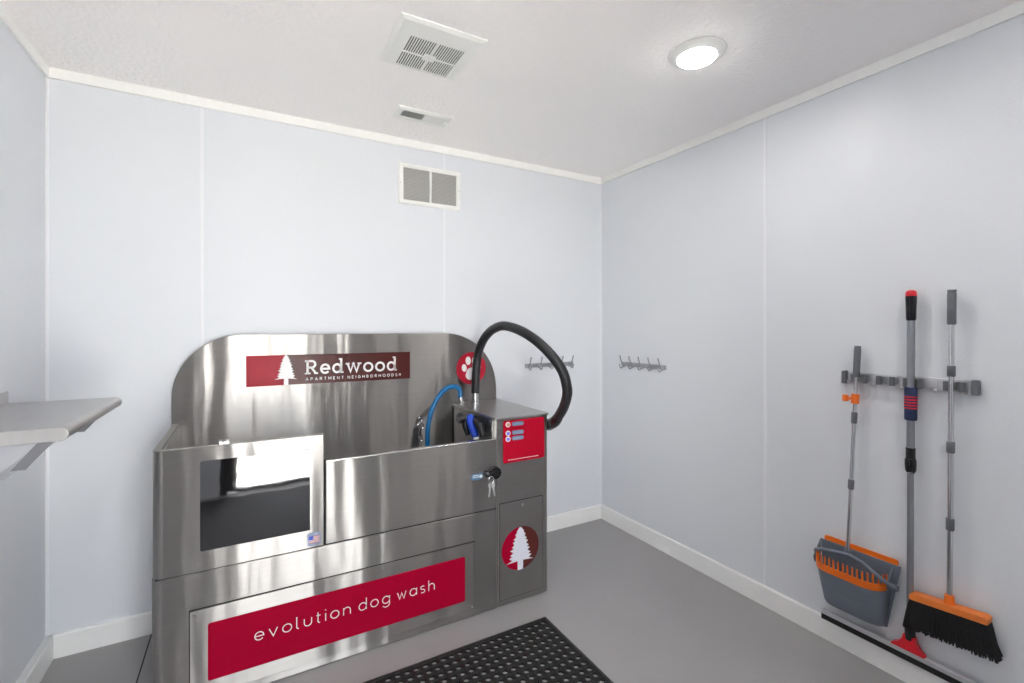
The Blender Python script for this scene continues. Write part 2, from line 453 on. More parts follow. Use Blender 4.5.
# ------------------------------------------------------------------ dog wash station
FY = -0.60
GX = -1.163       # tub / control box split
st = thing('dog_wash_station', 'brushed stainless steel dog wash tub with red signs standing against the back wall', 'dog wash', (-1.7, -.3, 0))

# back splash with round top corners
bm = B()
pts = [(-2.516, .02), (-.875, .02)] + circ(-.875 - .34, .995, .34, n=16, a0=0, a1=90) + circ(-2.516 + .28, 1.055, .28, n=16, a0=90, a1=180)
prism(bm, pts, 'y', -.045, -.025)
bsp = obj('backsplash', bm, 'steel', st, bevel=.003)
# upper front panel wraps round the left side
arcp = [(-2.476 + .035 * math.cos(math.radians(a)), -.565 + .035 * math.sin(math.radians(a))) for a in range(270, 179, -10)]
bm = B(); sheet(bm, [(-1.951, FY)] + arcp + [(-2.511, -.046)], .024, .487, .935)
up = obj('window_panel', bm, 'steel', st, bevel=.002)
# split fold line next to the window, the pane itself
bm = B(); prism(bm, rrect(-2.369, -2.003, .560, .884, .004, 2), 'y', FY - .0035, FY - .0005); obj('window_pane', bm, 'mirror', up)
bm = B(); box(bm, -2.312, -2.278, FY - .004, FY + .012, .936, .950); cyl(bm, (-2.295, FY - .010, .944), (-2.295, FY, .944), .0045, 10)
obj('latch', bm, 'hookgrey', up, bevel=.0015)
# flag sticker
fl = bpy.data.objects.new('flag_sticker', None); COL.objects.link(fl); fl.parent = up; fl.location = (-1.985, FY, .524) - world_loc(up) if False else Vector((-1.985, FY, .524)) - world_loc(up)
bm = B()
fx0, fx1, fz0, fz1 = -2.013, -1.963, .495, .547
prism(bm, rrect(fx0, fx1, fz0, fz1, .006, 3), 'y', FY - .0012, FY - .0004, 0)
ax0, ax1, az0, az1 = fx0 + .006, fx1 - .005, fz0 + .010, fz1 - .014
nst = 13; hh = (az1 - az0) / nst
for i in range(nst): box(bm, ax0, ax1, FY - .0018, FY - .0012, az0 + i * hh, az0 + (i + 1) * hh, 1 if i % 2 == 0 else 2)
box(bm, ax0, ax0 + (ax1 - ax0) * .42, FY - .0022, FY - .0018, az0 + hh * 6, az1, 3)
for r in range(4):
    for c in range(5):
        sx = ax0 + .002 + c * .0035; sz = az0 + hh * 6 + .002 + r * .0032
        box(bm, sx, sx + .001, FY - .0025, FY - .0022, sz, sz + .001, 2)
bpy.data.objects.remove(fl)
M['stick'] = mat('sticker_pale', srgb(140, 152, 178), 0.5); M['flagred'] = mat('flag_red', srgb(170, 30, 45), 0.5)
obj('flag_sticker', bm, ['stick', 'flagred', 'white', 'blue'], up, smooth=False)

# front gate
bm = B(); box(bm, -1.943, GX - .003, FY, FY + .022, .489, .825)
gate = obj('front_gate', bm, 'steel', st, bevel=.0025)
bm = B(); box(bm, -1.9435, GX - .003, FY - .0012, FY + .026, .820, .8275); obj('top_rail', bm, 'steel_edge', gate, bevel=.002)
bm = B(); box(bm, -1.9508, -1.9432, FY + .006, FY + .02, .489, .83); obj('hinge_gap_shade', bm, 'dark', gate)  # dark strip painting the shade in the gap beside the gate
# lock on the gate
bm = B()
cyl(bm, (-1.225, FY, .668), (-1.225, FY - .02, .668), .013); cyl(bm, (-1.225, FY - .02, .668), (-1.225, FY - .055, .668), .012)
obj('lock_barrel', bm, 'black_gloss', gate)
bm = B(); cyl(bm, (-1.186, FY - .001, .672), (-1.186, FY - .024, .672), .018, 24); cyl(bm, (-1.186, FY - .014, .672), (-1.186, FY - .040, .672), .027, 24)
cyl(bm, (-1.186, FY - .040, .672), (-1.186, FY - .045, .672), .018, 24)
for a in range(0, 360, 30):
    ca, sa = math.cos(math.radians(a)), math.sin(math.radians(a))
    cyl(bm, (-1.186 + .024 * ca, FY - .014, .672 + .024 * sa), (-1.186 + .024 * ca, FY - .040, .672 + .024 * sa), .005, 8)
obj('knob', bm, 'black_gloss', gate)
M['keymetal'] = mat('key_metal', srgb(205, 205, 205), 0.4, 0.6)
M['bluelab'] = mat('blue_label', srgb(96, 128, 160), 0.4)
bm = B(); prism(bm, rrect(-1.298, -1.238, .643, .671, .004, 2), 'y', FY - .0012, FY - .0003, 0)
for z, a, b in ((.662, -1.29, -1.262), (.654, -1.29, -1.256)): box(bm, a, b, FY - .0016, FY - .0012, z, z + .003, 1)
cyl(bm, (-1.247, FY - .0012, .657), (-1.247, FY - .002, .657), .007, 14, mi=1)
obj('lock_label', bm, ['bluelab', 'white'], gate, smooth=False)

# lower body
bm = B(); sheet(bm, [(GX - .003, FY - .003)] + [(x - .002, y - .002) for x, y in arcp] + [(-2.513, -.046)], .024, 0.004, .484)
low = obj('lower_panel', bm, 'steel', st, bevel=.002)
bm = B(); box(bm, -2.500, GX, FY + .004, FY + .02, .482, .4885); obj('seam_line', bm, 'dark', low)
# access panel with the long red sign
bm = B(); prism(bm, rrect(-2.399, -1.284, .037, .354, .003, 2), 'y', FY - .0105, FY - .0045)
acc = obj('access_panel', bm, 'steel', st, bevel=.0012)
bm = B(); box(bm, -2.402, -1.281, FY - .0045, FY - .0035, .034, .357); obj('shadow_gap', bm, 'dark', acc)
for x in (-2.386, -1.297):
    for z in (.052, .339):
        bm = B(); cyl(bm, (x, FY - .0105, z), (x, FY - .014, z), .0055, 12, r2=.0035); obj('screw', bm, 'steel_edge', acc)
bm = B(); prism(bm, rrect(-2.345, -1.335, .090, .298, .008, 4), 'y', FY - .0125, FY - .0105)
sign = obj('sign', bm, 'red', acc)
bm = B(); text_geo(bm, 'evolution dog wash', GEO, -2.196, -1.486, .187, .0298, .0034, TY(FY - .0125), space=1.9)
obj('lettering', bm, 'white', sign, smooth=False)
bm = B(); box(bm, -2.46, -.90, FY + .03, FY + .05, 0, .03); box(bm, -2.48, -.9, -.08, -.06, 0, .03); obj('plinth', bm, 'dark', st)

# tub interior
bm = B()
box(bm, -2.482, GX - .004, FY + .026, -.046, .42, .44)
obj('tub_floor', bm, 'steel', st, bevel=.004)
bm = B(); box(bm, -2.4868, -2.481, FY + .03, -.046, .44, .925); obj('tub_liner', bm, 'steel', st)

# control box
bm = B(); box(bm, GX, -.868, FY, -.046, .004, .913); cb = obj('control_box', bm, 'steel', st, bevel=.0025)
bm = B(); box(bm, GX - .008, -.860, FY - .006, -.046, .913, .926); obj('lid', bm, 'steel_shelf', cb, bevel=.003)
bm = B(); box(bm, GX - .012, GX, -.575, -.545, .44, .908); obj('side_flange', bm, 'steel_edge', cb, bevel=.0015)
bm = B(); box(bm, GX - .0025, GX - .0005, -.060, -.047, .44, .9); obj('side_gap', bm, 'dark', cb)
# side vent fitting (round grommet behind the nozzle)
bm = B(); cyl(bm, (GX, -.16, .852), (GX - .012, -.16, .852), .030, 24); cyl(bm, (GX - .012, -.16, .852), (GX - .022, -.16, .852), .018, 20)
obj('hose_grommet', bm, 'grey_pl', cb)
# instruction panel
bm = B(); prism(bm, rrect(-1.127, -.887, .699, .908, .010, 4), 'y', FY - .003, FY - .0005)
pn = obj('instruction_panel', bm, 'redpanel', cb)
M['pill'] = mat('button_label', srgb(112, 132, 158), 0.4); M['btn1'] = mat('button_tan', srgb(196, 150, 120), 0.3); M['btn2'] = mat('button_blue', srgb(110, 100, 200), 0.3)
for z, mm in ((.889, 'btn1'), (.846, 'btn2'), (.818, 'btn2')):
    bm = B(); cyl(bm, (-1.102, FY - .003, z), (-1.102, FY - .007, z), .013, 20); bt = obj('button', bm, 'white', pn)
    bm = B(); cyl(bm, (-1.102, FY - .007, z), (-1.102, FY - .0095, z), .0085, 16); obj('button_face', bm, mm, bt)
    bm = B(); prism(bm, rrect(-1.078, -1.012, z - .010, z + .010, .008, 4), 'y', FY - .005, FY - .003, 0)
    for q in range(5): box(bm, -1.068 + q * .010, -1.062 + q * .010, FY - .0055, FY - .005, z - .004, z + .003, 1)
    obj('button_label', bm, ['pill', 'stick'], pn, smooth=False)
bm = B()
x = -1.10
while x < -.925:
    l = random.uniform(.004, .012); box(bm, x, x + l, FY - .0036, FY - .003, .712, .7150); x += l + .003
obj('small_print', bm, 'white', pn, smooth=False)
for z in (.832, .875):
    bm = B(); cyl(bm, (-1.146, FY, z), (-1.146, FY - .003, z), .0045, 10, r2=.003); obj('screw', bm, 'steel_edge', cb)
# service door
bm = B(); box(bm, -1.145, -.898, FY - .0045, FY - .001, .032, .503); dr = obj('service_door', bm, 'steel', cb, bevel=.0012)
bm = B(); box(bm, -1.148, -.895, FY - .0012, FY - .0004, .029, .506); obj('shadow_gap', bm, 'dark', dr)
bm = B(); box(bm, -.896, -.888, FY - .006, FY - .0005, .03, .50); obj('door_edge', bm, 'steel', dr, bevel=.001)
bm = B(); box(bm, -1.154, -1.149, FY - .006, FY - .0005, .03, .505); obj('door_edge', bm, 'steel', dr, bevel=.001)
bm = B(); cyl(bm, (-1.022, FY - .0045, .482), (-1.022, FY - .009, .482), .008, 16); obj('door_lock', bm, 'steel_edge', dr)
ex, ez, er = -1.030, .266, .107
bm = B(); prism(bm, circ(ex, ez, er, n=24, a0=90, a1=270), 'y', FY - .0058, FY - .0045, 0); prism(bm, circ(ex, ez, er, n=24, a0=-90, a1=90), 'y', FY - .0058, FY - .0045, 1)
em = obj('emblem', bm, ['red', 'brown'], dr, smooth=False)
bm = B(); prism(bm, tree_pts(ex - .002, ez - er, ez + er - .003, .130), 'y', FY - .0066, FY - .0058); obj('tree_mark', bm, 'pale', em, smooth=False)

# banner on the backsplash
BY = -.045
bm = B(); prism(bm, [(-2.225, 1.082), (-2.048, 1.082), (-2.048, 1.231), (-2.225, 1.231)], 'y', BY - .002, BY, 0)
prism(bm, [(-2.048, 1.082), (-1.423, 1.082), (-1.423, 1.231), (-2.048, 1.231)], 'y', BY - .002, BY, 1)
bn = obj('banner', bm, ['red_gloss', 'brown_gloss'], bsp, smooth=False)
bm = B(); prism(bm, tree_pts(-2.052, 1.082, 1.231, .082), 'y', BY - .0028, BY - .002); obj('tree_mark', bm, 'white', bn, smooth=False)
bm = B(); text_geo(bm, 'Redwood', SLAB, -1.966, -1.496, 1.130, .072, .0108, TY(BY - .002), space=2)
obj('lettering', bm, 'white', bn, smooth=False)
bm = B(); text_geo(bm, 'APARTMENT NEIGHBORHOODS*', CAP, -1.962, -1.478, 1.099, .0135, .0026, TY(BY - .002), space=1.9)
obj('small_lettering', bm, 'white', bn, smooth=False)
# paw sign
px, pz, pr_ = -1.045, 1.122, .097
M['pawred'] = mat('paw_red', srgb(178, 14, 44), 0.35)
bm = B(); prism(bm, circ(px, pz, pr_, n=40), 'y', BY - .002, BY); pw = obj('paw_sign', bm, 'pawred', bsp, smooth=False)
bm = B()
for dx, dz, rx, rz, rt in ((-.047, .004, .016, .023, .15), (-.021, .046, .017, .025, .05), (.021, .046, .017, .025, -.05), (.047, .004, .016, .023, -.15)):
    prism(bm, circ(px + dx, pz + dz, rx, rz, 20, rot=rt), 'y', BY - .0028, BY - .002)
pad = []
for k in range(40):
    a = 2 * PI * k / 40; r = .030 + .012 * max(0, -math.sin(a)) * (1 + .6 * abs(math.cos(a))) ; pad.append((px + r * 1.1 * math.cos(a), pz - .026 + r * math.sin(a)))
prism(bm, pad, 'y', BY - .0028, BY - .002)
obj('paw_mark', bm, 'white', pw, smooth=False)

# black blower hose
HP = [(-1.060, -.135, .92), (-1.060, -.135, .985), (-1.056, -.137, 1.101), (-1.050, -.15, 1.208), (-1.049, -.2, 1.278), (-1.049, -.27, 1.328), (-1.050, -.36, 1.362), (-1.046, -.46, 1.376),
      (-1.032, -.58, 1.358), (-1.008, -.68, 1.318), (-.981, -.75, 1.268), (-.949, -.79, 1.214), (-.919, -.81, 1.157), (-.902, -.815, 1.100), (-.886, -.80, 1.045), (-.860, -.73, .966), (-.843, -.64, .890), (-.834, -.59, .862)]
bm = B(); tube(bm, spline(HP[1:], 4), .0245, 18); hose = obj('blower_hose', bm, 'black', st)
bm = B(); cyl(bm, (-1.060, -.135, .924), (-1.060, -.135, .990), .020, 20); cyl(bm, (-1.060, -.135, .924), (-1.060, -.135, .932), .028, 20); obj('hose_collar', bm, 'chrome', hose)
bm = B(); tube(bm, [(-.847, -.665, .908), (-.841, -.635, .886), (-.835, -.60, .868), (-.832, -.57, .856), (-.834, -.52, .848), (-.866, -.50, .846)], [.026, .029, .029, .031, .028, .028], 18); obj('hose_cuff', bm, 'black_gloss', hose)
# blue water hose
WP = [(-1.162, -.15, .966), (-1.162, -.15, .996), (-1.172, -.15, 1.022), (-1.200, -.15, 1.033), (-1.240, -.15, 1.027), (-1.284, -.15, .992), (-1.326, -.15, .924), (-1.350, -.152, .843), (-1.358, -.155, .76), (-1.355, -.165, .66), (-1.33, -.2, .56), (-1.29, -.28, .49), (-1.24, -.38, .457)]
bm = B(); tube(bm, spline(WP, 7), .0135, 14); wh = obj('water_hose', bm, 'blue_hose', st)
bm = B(); cyl(bm, (-1.154, -.15, .925), (-1.160, -.15, .972), .014, 16); cyl(bm, (-1.152, -.15, .925), (-1.152, -.15, .938), .018, 6); obj('hose_fitting', bm, 'steel_edge', wh)
# leash clip hanging on the backsplash
tc = thing('leash_clip', 'small metal leash snap hook hanging on a short chain beside the blue hose', 'leash clip', (-1.370, -.046, .86))
bm = B()
cyl(bm, (-1.370, -.046, .862), (-1.370, -.066, .862), .007, 10); tube(bm, [(-1.370 + .012 * math.cos(a), -.066, .848 + .012 * math.sin(a)) for a in [2 * PI * k / 16 for k in range(17)]], .003, 8)
obj('eye_bolt', bm, 'chrome', tc)
bm = B()
ring = [(-1.370 + .019 * math.cos(a), -.072, .812 + .019 * math.sin(a)) for a in [2 * PI * k / 20 for k in range(21)]]
tube(bm, ring, .0045, 8); cyl(bm, (-1.370, -.072, .793), (-1.370, -.072, .765), .008, 12); cyl(bm, (-1.370, -.072, .765), (-1.370, -.072, .755), .011, 12)
tube(bm, [(-1.370 + .012 * math.cos(a), -.072, .742 + .016 * math.sin(a)) for a in [2 * PI * k / 16 for k in range(17)]], .0035, 8)
obj('snap_hook', bm, 'chrome', tc)
bm = B()
for k in range(6):
    zc = .722 - k * .020; ax = (1, 0) if k % 2 else (0, 1)
    tube(bm, [(-1.370 + ax[0] * .007 * math.cos(a), -.072 + ax[1] * .007 * math.cos(a), zc + .013 * math.sin(a)) for a in [2 * PI * q / 12 for q in range(13)]], .003, 6)
obj('chain', bm, 'hookgrey', tc)

# spray nozzle hooked on the box side
sn = thing('spray_nozzle', 'blue and black spray nozzle hooked on the inner side of the steel control box', 'nozzle', (-1.205, -.36, .82))
nx = -1.208
bm = B(); tube(bm, [(nx, -.385, .912), (nx, -.392, .895), (nx, -.402, .870), (nx, -.430, .835), (nx, -.460, .808)], [.014, .023, .021, .0195, .018], 16); obj('handle', bm, 'blue', sn)
bm = B(); tube(bm, [(nx - .004, -.335, .880), (nx - .004, -.335, .845), (nx - .002, -.365, .805)], [.014, .017, .012], 12); obj('trigger', bm, 'black_gloss', sn)
bm = B(); tube(bm, [(GX, -.37, .885), (nx - .002, -.37, .885)], [.018, .018], 14); tube(bm, [(nx, -.385, .890), (nx, -.28, .870), (nx + .01, -.22, .862), (GX - .02, -.17, .858)], [.014, .016, .013, .013], 12); tube(bm, [(nx + .014, -.41, .885), (nx + .014, -.49, .865), (nx + .014, -.515, .82)], [.013, .024, .013], 12)
obj('spray_head', bm, 'black_gloss', sn)
bm = B(); cyl(bm, (nx, -.460, .810), (nx, -.470, .785), .0145, 14); obj('fitting', bm, 'plastic', sn)

# keys hanging from the gate lock
ky = thing('key_ring', 'silver keys hanging from the black lock on the tub gate', 'keys', (-1.225, FY - .05, .655))
bm = B(); tube(bm, [(-1.222 + .014 * math.cos(a), FY - .058, .650 + .016 * math.sin(a)) for a in [2 * PI * k / 18 for k in range(19)]], .0018, 6)
obj('ring', bm, 'chrome', ky)
def key(dx, rot, dy):
    bm = B(); c, s = math.cos(rot), math.sin(rot); ox, oz = -1.222 + dx, .635
    R = lambda p: (ox + p[0] * c - p[1] * s, oz + p[0] * s + p[1] * c)
    pts = [(-.009, 0), (0, .004), (.009, 0), (.011, -.012), (.004, -.022), (.004, -.060), (0, -.066), (-.004, -.060), (-.004, -.052), (-.002, -.048), (-.004, -.044), (-.002, -.040), (-.004, -.036), (-.004, -.022), (-.011, -.012)]
    prism(bm, [R(p) for p in pts], 'y', FY - .058 - dy, FY - .0555 - dy)
    obj('key', bm, 'keymetal', ky, smooth=False)
key(-.003, -.12, 0); key(.005, .22, .004)

# ------------------------------------------------------------------ rubber mat
def make_mat():
    X1, Y1, P, h = -.995, -.775, .0375, .012
    nxh, nyh = 37, 23
    ex_, ey_ = .0205, .0205
    bm = B(); cache = {}
    def v(x, y, z):
        k_ = (round(x, 5), round(y, 5), round(z, 5))
        if k_ not in cache: cache[k_] = bm.verts.new((x, y, z))
        return cache[k_]
    gx1 = X1 - ex_; gy1 = Y1 - ey_
    K = 12; r = .0118
    for i in range(nxh):
        for j in range(nyh):
            cx = gx1 - P * (i + .5); cy = gy1 - P * (j + .5); q = P / 2
            sq = []
            for k_ in range(K):
                a = 2 * PI * k_ / K + PI / 4
                c, s = math.cos(a), math.sin(a); m = max(abs(c), abs(s)); sq.append((cx + q * c / m, cy + q * s / m))
            inn = [(cx + r * math.cos(2 * PI * k_ / K + PI / 4), cy + r * math.sin(2 * PI * k_ / K + PI / 4)) for k_ in range(K)]
            mid = [(cx + (r + .0028) * math.cos(2 * PI * k_ / K + PI / 4), cy + (r + .0028) * math.sin(2 * PI * k_ / K + PI / 4)) for k_ in range(K)]
            for k_ in range(K):
                n_ = (k_ + 1) % K
                bm.faces.new((v(*sq[k_], h), v(*sq[n_], h), v(*mid[n_], h - .0035), v(*mid[k_], h - .0035)))
                bm.faces.new((v(*mid[k_], h - .0035), v(*mid[n_], h - .0035), v(*inn[n_], h - .0035), v(*inn[k_], h - .0035)))
                bm.faces.new((v(*inn[k_], h - .0035), v(*inn[n_], h - .0035), v(*inn[n_], .0005), v(*inn[k_], .0005)))
    gx0 = gx1 - P * nxh; gy0 = gy1 - P * nyh
    # bevelled border
    R0 = [(gx0, gy0), (gx1, gy0), (gx1, gy1), (gx0, gy1)]
    R1 = [(gx0 - ex_, gy0 - ey_), (X1, gy0 - ey_), (X1, Y1), (gx0 - ex_, Y1)]
    for i in range(4):
        j = (i + 1) % 4
        a = [bm.verts.new((*R0[i], h)), bm.verts.new((*R0[j], h)), bm.verts.new((*R1[j], .003)), bm.verts.new((*R1[i], .003)), bm.verts.new((*R1[j], 0)), bm.verts.new((*R1[i], 0))]
        bm.faces.new((a[0], a[1], a[2], a[3])); bm.faces.new((a[3], a[2], a[4], a[5]))
    # thin raised web lines between the holes
    for i in range(nxh + 1):
        x = gx1 - P * i; box(bm, x - .0012, x + .0012, gy0, gy1, h - .001, h + .0012)
    for j in range(nyh + 1):
        y = gy1 - P * j; box(bm, gx0, gx1, y - .0012, y + .0012, h - .001, h + .0012)
    o = obj('rubber_mat', bm, 'matrub', smooth=False)
    tag(o, 'black perforated rubber drainage mat on the grey floor before the tub', 'mat')
make_mat()

# ------------------------------------------------------------------ steel wall shelf at the left
sh = thing('wall_shelf', 'stainless steel wall shelf with a rolled front edge on the left wall', 'shelf', (XL, -.70, 1.08))
SZ, SY0, SY1, SX = 1.11, -1.000, -.395, -2.626
bm = B()
pr = [(XL, SZ), (SX - .018, SZ)] + [(SX - .018 + .018 * math.cos(math.radians(a)), SZ - .018 + .018 * math.sin(math.radians(a))) for a in range(80, -91, -10)] + [(SX - .04, SZ - .036), (XL, SZ - .036)]
A = [bm.verts.new((x, SY0, z)) for x, z in pr]; Bv = [bm.verts.new((x, SY1, z)) for x, z in pr]
bm.faces.new(A); bm.faces.new(list(reversed(Bv)))
for i in range(len(pr)): bm.faces.new((A[i], A[(i + 1) % len(pr)], Bv[(i + 1) % len(pr)], Bv[i]))
obj('shelf_board', bm, 'steel_shelf', sh, bevel=.0015)
bm = B(); box(bm, XL, XL + .004, SY0, SY1 + .03, SZ - .036, SZ + .038); obj('upstand', bm, 'steel_shelf', sh)
for y in (SY0 + .045, SY1 - .05):
    bm = B(); prism(bm, [(XL, SZ - .036), (-2.690, SZ - .036), (-2.694, SZ - .046), (XL + .02, .862), (XL, .862)], 'y', y, y + .003)
    br_ = obj('bracket', bm, 'bracket', sh, smooth=False)
    bm = B(); prism(bm, [(-2.694, SZ - .038), (-2.662, SZ - .038), (-2.720, 1.001), (-2.748, 1.001)], 'y', y - .004, y + .002)
    obj('brace_strap', bm, 'strap_refl', br_, smooth=False)

# ------------------------------------------------------------------ coat hook racks
def hook_rack(loc, facing, label):
    """local: u along wall, w out of wall"""
    t = thing('coat_hook_rack', label, 'coat hooks', loc, 'coat hook racks by the room corner')
    if facing == 'y': T = lambda u, w_, z: (loc[0] + u, loc[1] - w_, loc[2] + z)
    else: T = lambda u, w_, z: (loc[0] - w_, loc[1] - u, loc[2] + z)
    def bx(bm, u0, u1, w0, w1, z0, z1):
        a = T(u0, w0, z0); b = T(u1, w1, z1)
        box(bm, *sorted((a[0], b[0])), *sorted((a[1], b[1])), *sorted((a[2], b[2])))
    bm = B(); bx(bm, -.195, .195, 0, .004, -.014, .014); obj('rail', bm, 'hookgrey', t, bevel=.002)
    for i in range(5):
        u = -.170 + i * .084
        bm = B()
        up_ = spline([T(u, .004, .0), T(u, .014, -.002), T(u, .024, .012), T(u, .034, .035), T(u, .040, .052)], 4)
        tube(bm, up_, .0035, 8)
        lo = spline([T(u, .004, -.004), T(u, .014, -.016), T(u, .026, -.026), T(u, .038, -.020), T(u, .042, -.004)], 4)
        tube(bm, lo, .0035, 8)
        bmesh.ops.create_uvsphere(bm, u_segments=10, v_segments=6, radius=.0055, matrix=Matrix.Translation(T(u, .040, .053)))
        bmesh.ops.create_uvsphere(bm, u_segments=10, v_segments=6, radius=.0055, matrix=Matrix.Translation(T(u, .042, -.003)))
        bx(bm, u - .010, u + .010, .004, .007, -.020, .012)
        obj('hook', bm, 'hookgrey', t)
hook_rack((-.446, 0, 1.118), 'y', 'metal five-hook coat rack on the back wall, behind the black hose')
hook_rack((0, -.408, 1.122), 'x', 'metal five-hook coat rack on the right wall, clear of the hose')

# ------------------------------------------------------------------ tool holder rail on the right wall
th = thing('tool_holder_rail', 'steel wall rail with spring clips and hooks holding three cleaning tools', 'tool holder', (0, -1.81, 1.155))
RZ = 1.158
bm = B(); box(bm, -.008, 0, -1.995, -1.592, RZ - .023, RZ + .023); obj('rail', bm, 'railmet', th, bevel=.002)
for y0, y1 in ((-1.597, -1.580), (-2.010, -1.990)):
    bm = B(); prism(bm, rrect(y0, y1, RZ - .027, RZ + .027, .005, 3), 'x', -.024, 0); obj('end_cap', bm, 'grey_pl', th, bevel=.002)
for y in (-1.628, -1.805, -1.928):
    pass
def clip(y):
    bm = B()
    box(bm, -.014, -.008, y - .028, y + .028, RZ - .016, RZ + .016)
    for s in (-1, 1): box(bm, -.034, -.014, y + s * .026 - .003, y + s * .026 + .003, RZ - .016, RZ + .016)
    c = obj('clip', bm, 'hookgrey', th, bevel=.002)
    for s in (-1, 1):
        bm = B(); cyl(bm, (-.034, y + s * .022, RZ - .017), (-.034, y + s * .022, RZ + .017), .0085, 14); obj('roller', bm, 'grey_pl', c)
for y in (-1.650, -1.742, -1.829, -1.948): clip(y)
for y in (-1.613, -1.692, -1.785, -1.885, -1.972):
    bm = B(); prism(bm, [(-.008, RZ + .022), (-.011, RZ + .022), (-.011, RZ - .018), (-.016, RZ - .023), (-.030, RZ - .020), (-.034, RZ - .008), (-.037, RZ - .008), (-.033, RZ - .025), (-.016, RZ - .030), (-.008, RZ - .022)], 'y', y - .007, y + .007)
    obj('hook', bm, 'railmet', th, smooth=False)

# ------------------------------------------------------------------ broom
WX = -.040
br = thing('broom', 'broom with orange head and black bristles, rightmost tool on the rail', 'broom', (WX, -1.94, .25))
def seg_pole(parent, a, b, r, m, name='pole'):
    bm = B(); cyl(bm, a, b, r, 20); return obj(name, bm, m, parent)
top, bot = V(WX, -1.9445, 1.50), V(WX, -1.938, .365)
def at(p0, p1, z): t = (z - p0.z) / (p1.z - p0.z); return p0 + (p1 - p0) * t
seg_pole(br, at(top, bot, 1.38), at(top, bot, .375), .0085, 'chrome')
bm = B(); p = [at(top, bot, z) for z in (1.378, 1.382, 1.45, 1.487, 1.490, 1.497, 1.502)]; tube(bm, p, [.0115, .013, .0125, .013, .0115, .013, .012], 20)
obj('grip', bm, 'grey_pl', br)
for z0, z1 in ((1.193, 1.232), (.921, .962), (.645, .688)):
    bm = B(); tube(bm, [at(top, bot, z) for z in (z0, z0 + .003, z1 - .003, z1)], [.0105, .012, .012, .0105], 18); obj('collar', bm, 'grey_pl', br)
HY0, HY1 = -1.826, -2.045   # head left and right
bm = B()
def head_top(y): t = (y - HY0) / (HY1 - HY0); return .370 + .002 * t
prism(bm, [(HY0, .366), (HY0 - .002, .348), (HY1 + .002, .366), (HY1, .386), (HY1 + .01, .392), (HY0 - .01, .374)], 'x', WX - .022, WX + .022)
hd = obj('brush_block', bm, 'wood', br, bevel=.004)
bm = B(); tube(bm, [(WX, -1.938, .374), (WX, -1.938, .390), (WX, -1.938, .415)], [.020, .015, .0125], 16); obj('socket', bm, 'orange', br)
bm = B()
nb = 46
for row in range(6):
    for i in range(nb):
        t = (i + random.uniform(-.2, .2)) / (nb - 1); y = HY0 - .004 + (HY1 - HY0 + .008) * t; x = WX + (-.017 + .034 * row / 5)
        yb = HY0 + .016 + (HY1 - .022 - HY0 - .016) * t + random.uniform(-.003, .003)
        zb = .238 + .022 * t + random.uniform(-.004, .004)
        tube(bm, [(x, y, .350 + .018 * t), (x + (x - WX) * .15, (y + yb) / 2, .30), (x + (x - WX) * .35, yb, zb)], [.0034, .0036, .0024], 5)
o = obj('bristles', bm, 'bristle', br)

# ------------------------------------------------------------------ squeegee
sq = thing('floor_squeegee', 'long floor squeegee with red capped grip and red head, middle tool on the rail', 'squeegee', (WX, -1.82, .12))
top, bot = V(WX, -1.8270, 1.512), V(WX, -1.8235, .23)
seg_pole(sq, at(top, bot, 1.40), at(top, bot, .88), .0125, 'alu')
seg_pole(sq, at(top, bot, .88), at(top, bot, .235), .0105, 'alu', 'lower_pole')
bm = B(); tube(bm, [at(top, bot, z) for z in (1.394, 1.400, 1.44, 1.475, 1.487)], [.0135, .0155, .016, .0175, .0175], 20); obj('grip', bm, 'black_gloss', sq)
bm = B(); tube(bm, [at(top, bot, z) for z in (1.486, 1.499, 1.506, 1.510)], [.0178, .017, .0135, .004], 20); obj('grip_cap', bm, 'redpl', sq)
bm = B(); tube(bm, [at(top, bot, z) for z in (1.018, 1.022, 1.138, 1.142)], [.017, .0195, .0195, .017], 22); fm = obj('foam_sleeve', bm, 'navy', sq)
bm = B()
for k_ in range(5):
    z = 1.062 + k_ * .0105; cyl(bm, at(top, bot, z), at(top, bot, z + .005), .0205, 22)
obj('stripe', bm, 'redband', fm)
bm = B(); tube(bm, [at(top, bot, z) for z in (.820, .828, .85, .868, .872, .874, .914)], [.013, .0165, .018, .0175, .0165, .0148, .0148], 20); obj('coupler', bm, 'black_gloss', sq)
bm = B(); tube(bm, [at(top, bot, z) for z in (.190, .20, .235, .26)], [.0155, .0165, .0160, .0145], 18); obj('socket', bm, 'black_gloss', sq)
bm = B()
c = -1.822
prism(bm, [(c + .018, .205), (c + .020, .190), (c + .032, .168), (c + .052, .156), (c + .058, .146), (c - .050, .146), (c - .045, .156), (c - .034, .164), (c - .024, .182), (c - .018, .205)], 'x', WX - .013, WX + .013)
obj('head', bm, 'redpl', sq, bevel=.003)
bm = B(); box(bm, WX - .009, WX + .009, -2.125, -1.513, .128, .147); obj('blade_clamp', bm, 'railmet', sq, bevel=.002)
bm = B(); box(bm, WX - .004, WX + .004, -2.128, -1.510, .103, .130); obj('rubber_blade', bm, 'bristle', sq, bevel=.001)

